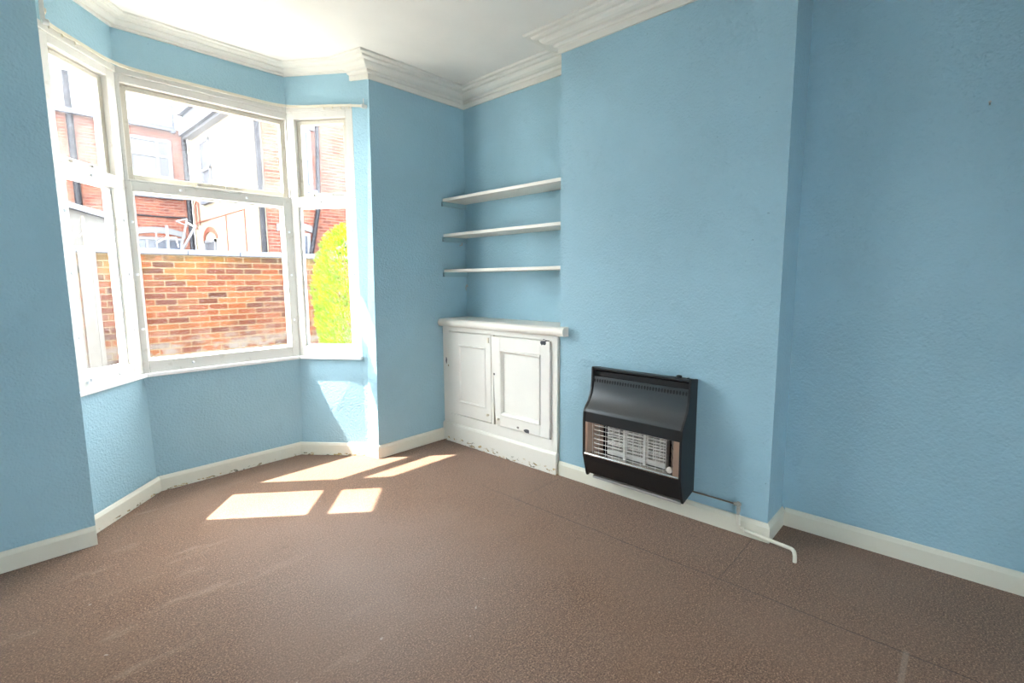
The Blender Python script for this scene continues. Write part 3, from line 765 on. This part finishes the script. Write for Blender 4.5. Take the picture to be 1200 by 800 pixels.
# ---- the nearer house on the right: cream side, brick front at y = 8.7
hc = thing('cream_house', 'house with a sunlit cream side wall and red brick front beyond the yard wall', 'house', (5,11,-.15))
m = MB(); m.box(1.48, 9.5, 8.72, 13.395, -.15, 5.95); m.build('side_wall', M['cream'], hc)
m = MB(); m.box(1.70, 9.52, 8.70, 8.72, -.15, 5.95); m.build('brick_front', M['housebrick_x'], hc)
m = MB(); m.box(1.18, 9.6, 8.55, 13.1, 5.95, 6.05); m.extrude([(1.18,8.5,6.05),(5.5,8.5,8.6),(9.8,8.5,6.05)], (0,4.6,0)); m.build('roof', M['slate'], hc)
m = MB(); m.box(1.30,1.479,8.7,13.1,5.36,5.95); m.build('eaves', M['outwhite'], hc); 
m = MB(); m.box(1.20,1.30,8.6,13.1,5.42,5.54); m.build('gutter', M['slate'], hc, bevel=.01)
pipe_(hc, [(1.58,8.64,-.15),(1.58,8.64,5.9)], .06, 'pipe')
win_front(hc, 2.20, 2.82, 3.62, 5.02, 8.70, (), (4.35,), 'darkpane', .09, True)
m = MB(); m.extrude([(2.1,8.62,5.02),(2.92,8.62,5.02),(2.92,8.62,5.14),(2.51,8.62,5.26),(2.1,8.62,5.14)], (0,.08,0)); m.build('pediment', M['outwhite'], hc, bevel=.01)
win_front(hc, 1.98, 2.68, 1.3, 2.58, 8.70, (2.33,), (1.95,), 'darkpane', .08, True, .10)
pipe_(hc, [(2.62,8.62,1.9),(2.70,8.62,2.2),(2.92,8.62,3.25),(3.0,8.62,5.8)], .05, 'pipe')
# lean-to with slate roof in front of the brick
lt = thing('slate_lean_to', 'low lean-to with a steep blue grey slate roof behind the bush', 'outbuilding', (4.2,8.0,-.15))
m = MB(); m.extrude([(2.80,7.4,-.15),(6.2,7.4,-.15),(6.2,7.4,4.6),(4.6,7.4,3.55),(2.80,7.4,2.02)], (0,.95,0)); m.build('wall', M['housebrick_x'], lt)
m = MB()
for k in range(12):
    a, b = k/12, (k+1)/12; x_ = lambda t: 2.62+3.0*t; z_ = lambda t: 1.98+2.62*t
    m.extrude([(x_(a),7.3,z_(a)+.02),(x_(b)+.02,7.3,z_(b)+.02),(x_(b)+.02,7.3,z_(b)+.05),(x_(a),7.3,z_(a)+.075)], (0,1.07,0))
m.build('roof', M['slate'], lt)
# side wall details (facing left)
def win_side(parent, ya_, yb__, z0, z1, arch=False):
    x = 1.48; m = MB(); fr = .07
    m.box(x-.05,x,ya_,ya_+fr,z0,z1); m.box(x-.05,x,yb__-fr,yb__,z0,z1); m.box(x-.05,x,ya_,yb__,z0,z0+fr); m.box(x-.05,x,ya_,yb__,z1-fr,z1); m.box(x-.05,x,ya_,yb__,(z0+z1)/2-.03,(z0+z1)/2+.03)
    w = m.build('window', M['outwhite'], parent)
    m = MB(); m.box(x-.02,x-.005,ya_+.03,yb__-.03,z0+.03,z1-.03); m.build('pane', M['netpane'], w)
    m = MB()
    if arch:
        n = 10; c = (ya_+yb__)/2; r = (yb__-ya_)/2+.02
        lo = [(c-r*math.cos(PI*k/n), z1+.22*math.sin(PI*k/n)) for k in range(n+1)]; hi = [(c-(r+.12)*math.cos(PI*k/n), z1+.36*math.sin(PI*k/n)) for k in range(n+1)]
        m.extrude([(x-.03,y,z) for y, z in lo]+[(x-.03,y,z) for y, z in hi[::-1]], (.03,0,0)); m.build('lintel', M['terracotta'], w)
    else:
        m.box(x-.10,x,ya_-.06,yb__+.06,z0-.12,z0-.001); m.build('sill', M['slate'], w)
    return w
win_side(hc, 11.5, 12.25, 3.62, 5.15); win_side(hc, 11.55, 12.45, 1.4, 2.55, True)
pipe_(hc, [(1.44,12.95,3.08),(1.44,9.34,3.10),(1.44,9.34,2.0)], .022, 'terracotta', 'copper_pipe')
pipe_(hc, [(1.44,10.6,3.08),(1.44,10.6,1.9)], .018, 'terracotta', 'copper_pipe')
pipe_(hc, [(1.44,13.02,2.9),(1.44,13.02,3.55),(1.44,12.90,3.66),(1.44,12.74,3.6),(1.44,12.74,3.0)], .02, 'terracotta', 'copper_pipe')

# ------------------------------------------------------------------ light
w = bpy.data.worlds.new('world'); S.world = w; w.use_nodes = True
bg = w.node_tree.nodes['Background']; bg.inputs[0].default_value = (.93,.965,1.0,1); bg.inputs[1].default_value = 6.3
sun = bpy.data.lights.new('sun', 'SUN'); sun.energy = 9.5; sun.angle = math.radians(.6); sun.color = (1,.95,.88)
so = bpy.data.objects.new('sun', sun); C.objects.link(so)
d = Vector((.748*.522, -.664*.522, -.853)).normalized()
so.rotation_euler = d.to_track_quat('-Z', 'Y').to_euler(); so.location = (-6,8,10)

# ------------------------------------------------------------------ camera
cam = bpy.data.cameras.new('camera'); co = bpy.data.objects.new('camera', cam); C.objects.link(co)
cam.sensor_width = 36; cam.lens = 580.4325*36/1200; cam.clip_start = .02; cam.clip_end = 200
R = Vector((.68004638,-.73313779,-.00677517)); U = Vector((.09400936,.07802941,.99250877)); F = Vector((.72711702,.67558892,-.12198543))
mt = Matrix((R, U, -F)).transposed().to_4x4(); mt.translation = Vector((-3.02676614,-3.37026231,1.39512982))
co.matrix_world = mt
S.camera = co

S.view_settings.view_transform = 'Standard'; S.view_settings.look = 'None'
S.view_settings.gamma = 1; S.view_settings.exposure = 1.78; S.view_settings.use_curve_mapping = False
S.cycles.max_bounces = 10; S.cycles.diffuse_bounces = 6; S.cycles.transparent_max_bounces = 12
S.cycles.use_denoising = True; S.cycles.caustics_reflective = False; S.cycles.caustics_refractive = False
S.cycles.sample_clamp_indirect = 6
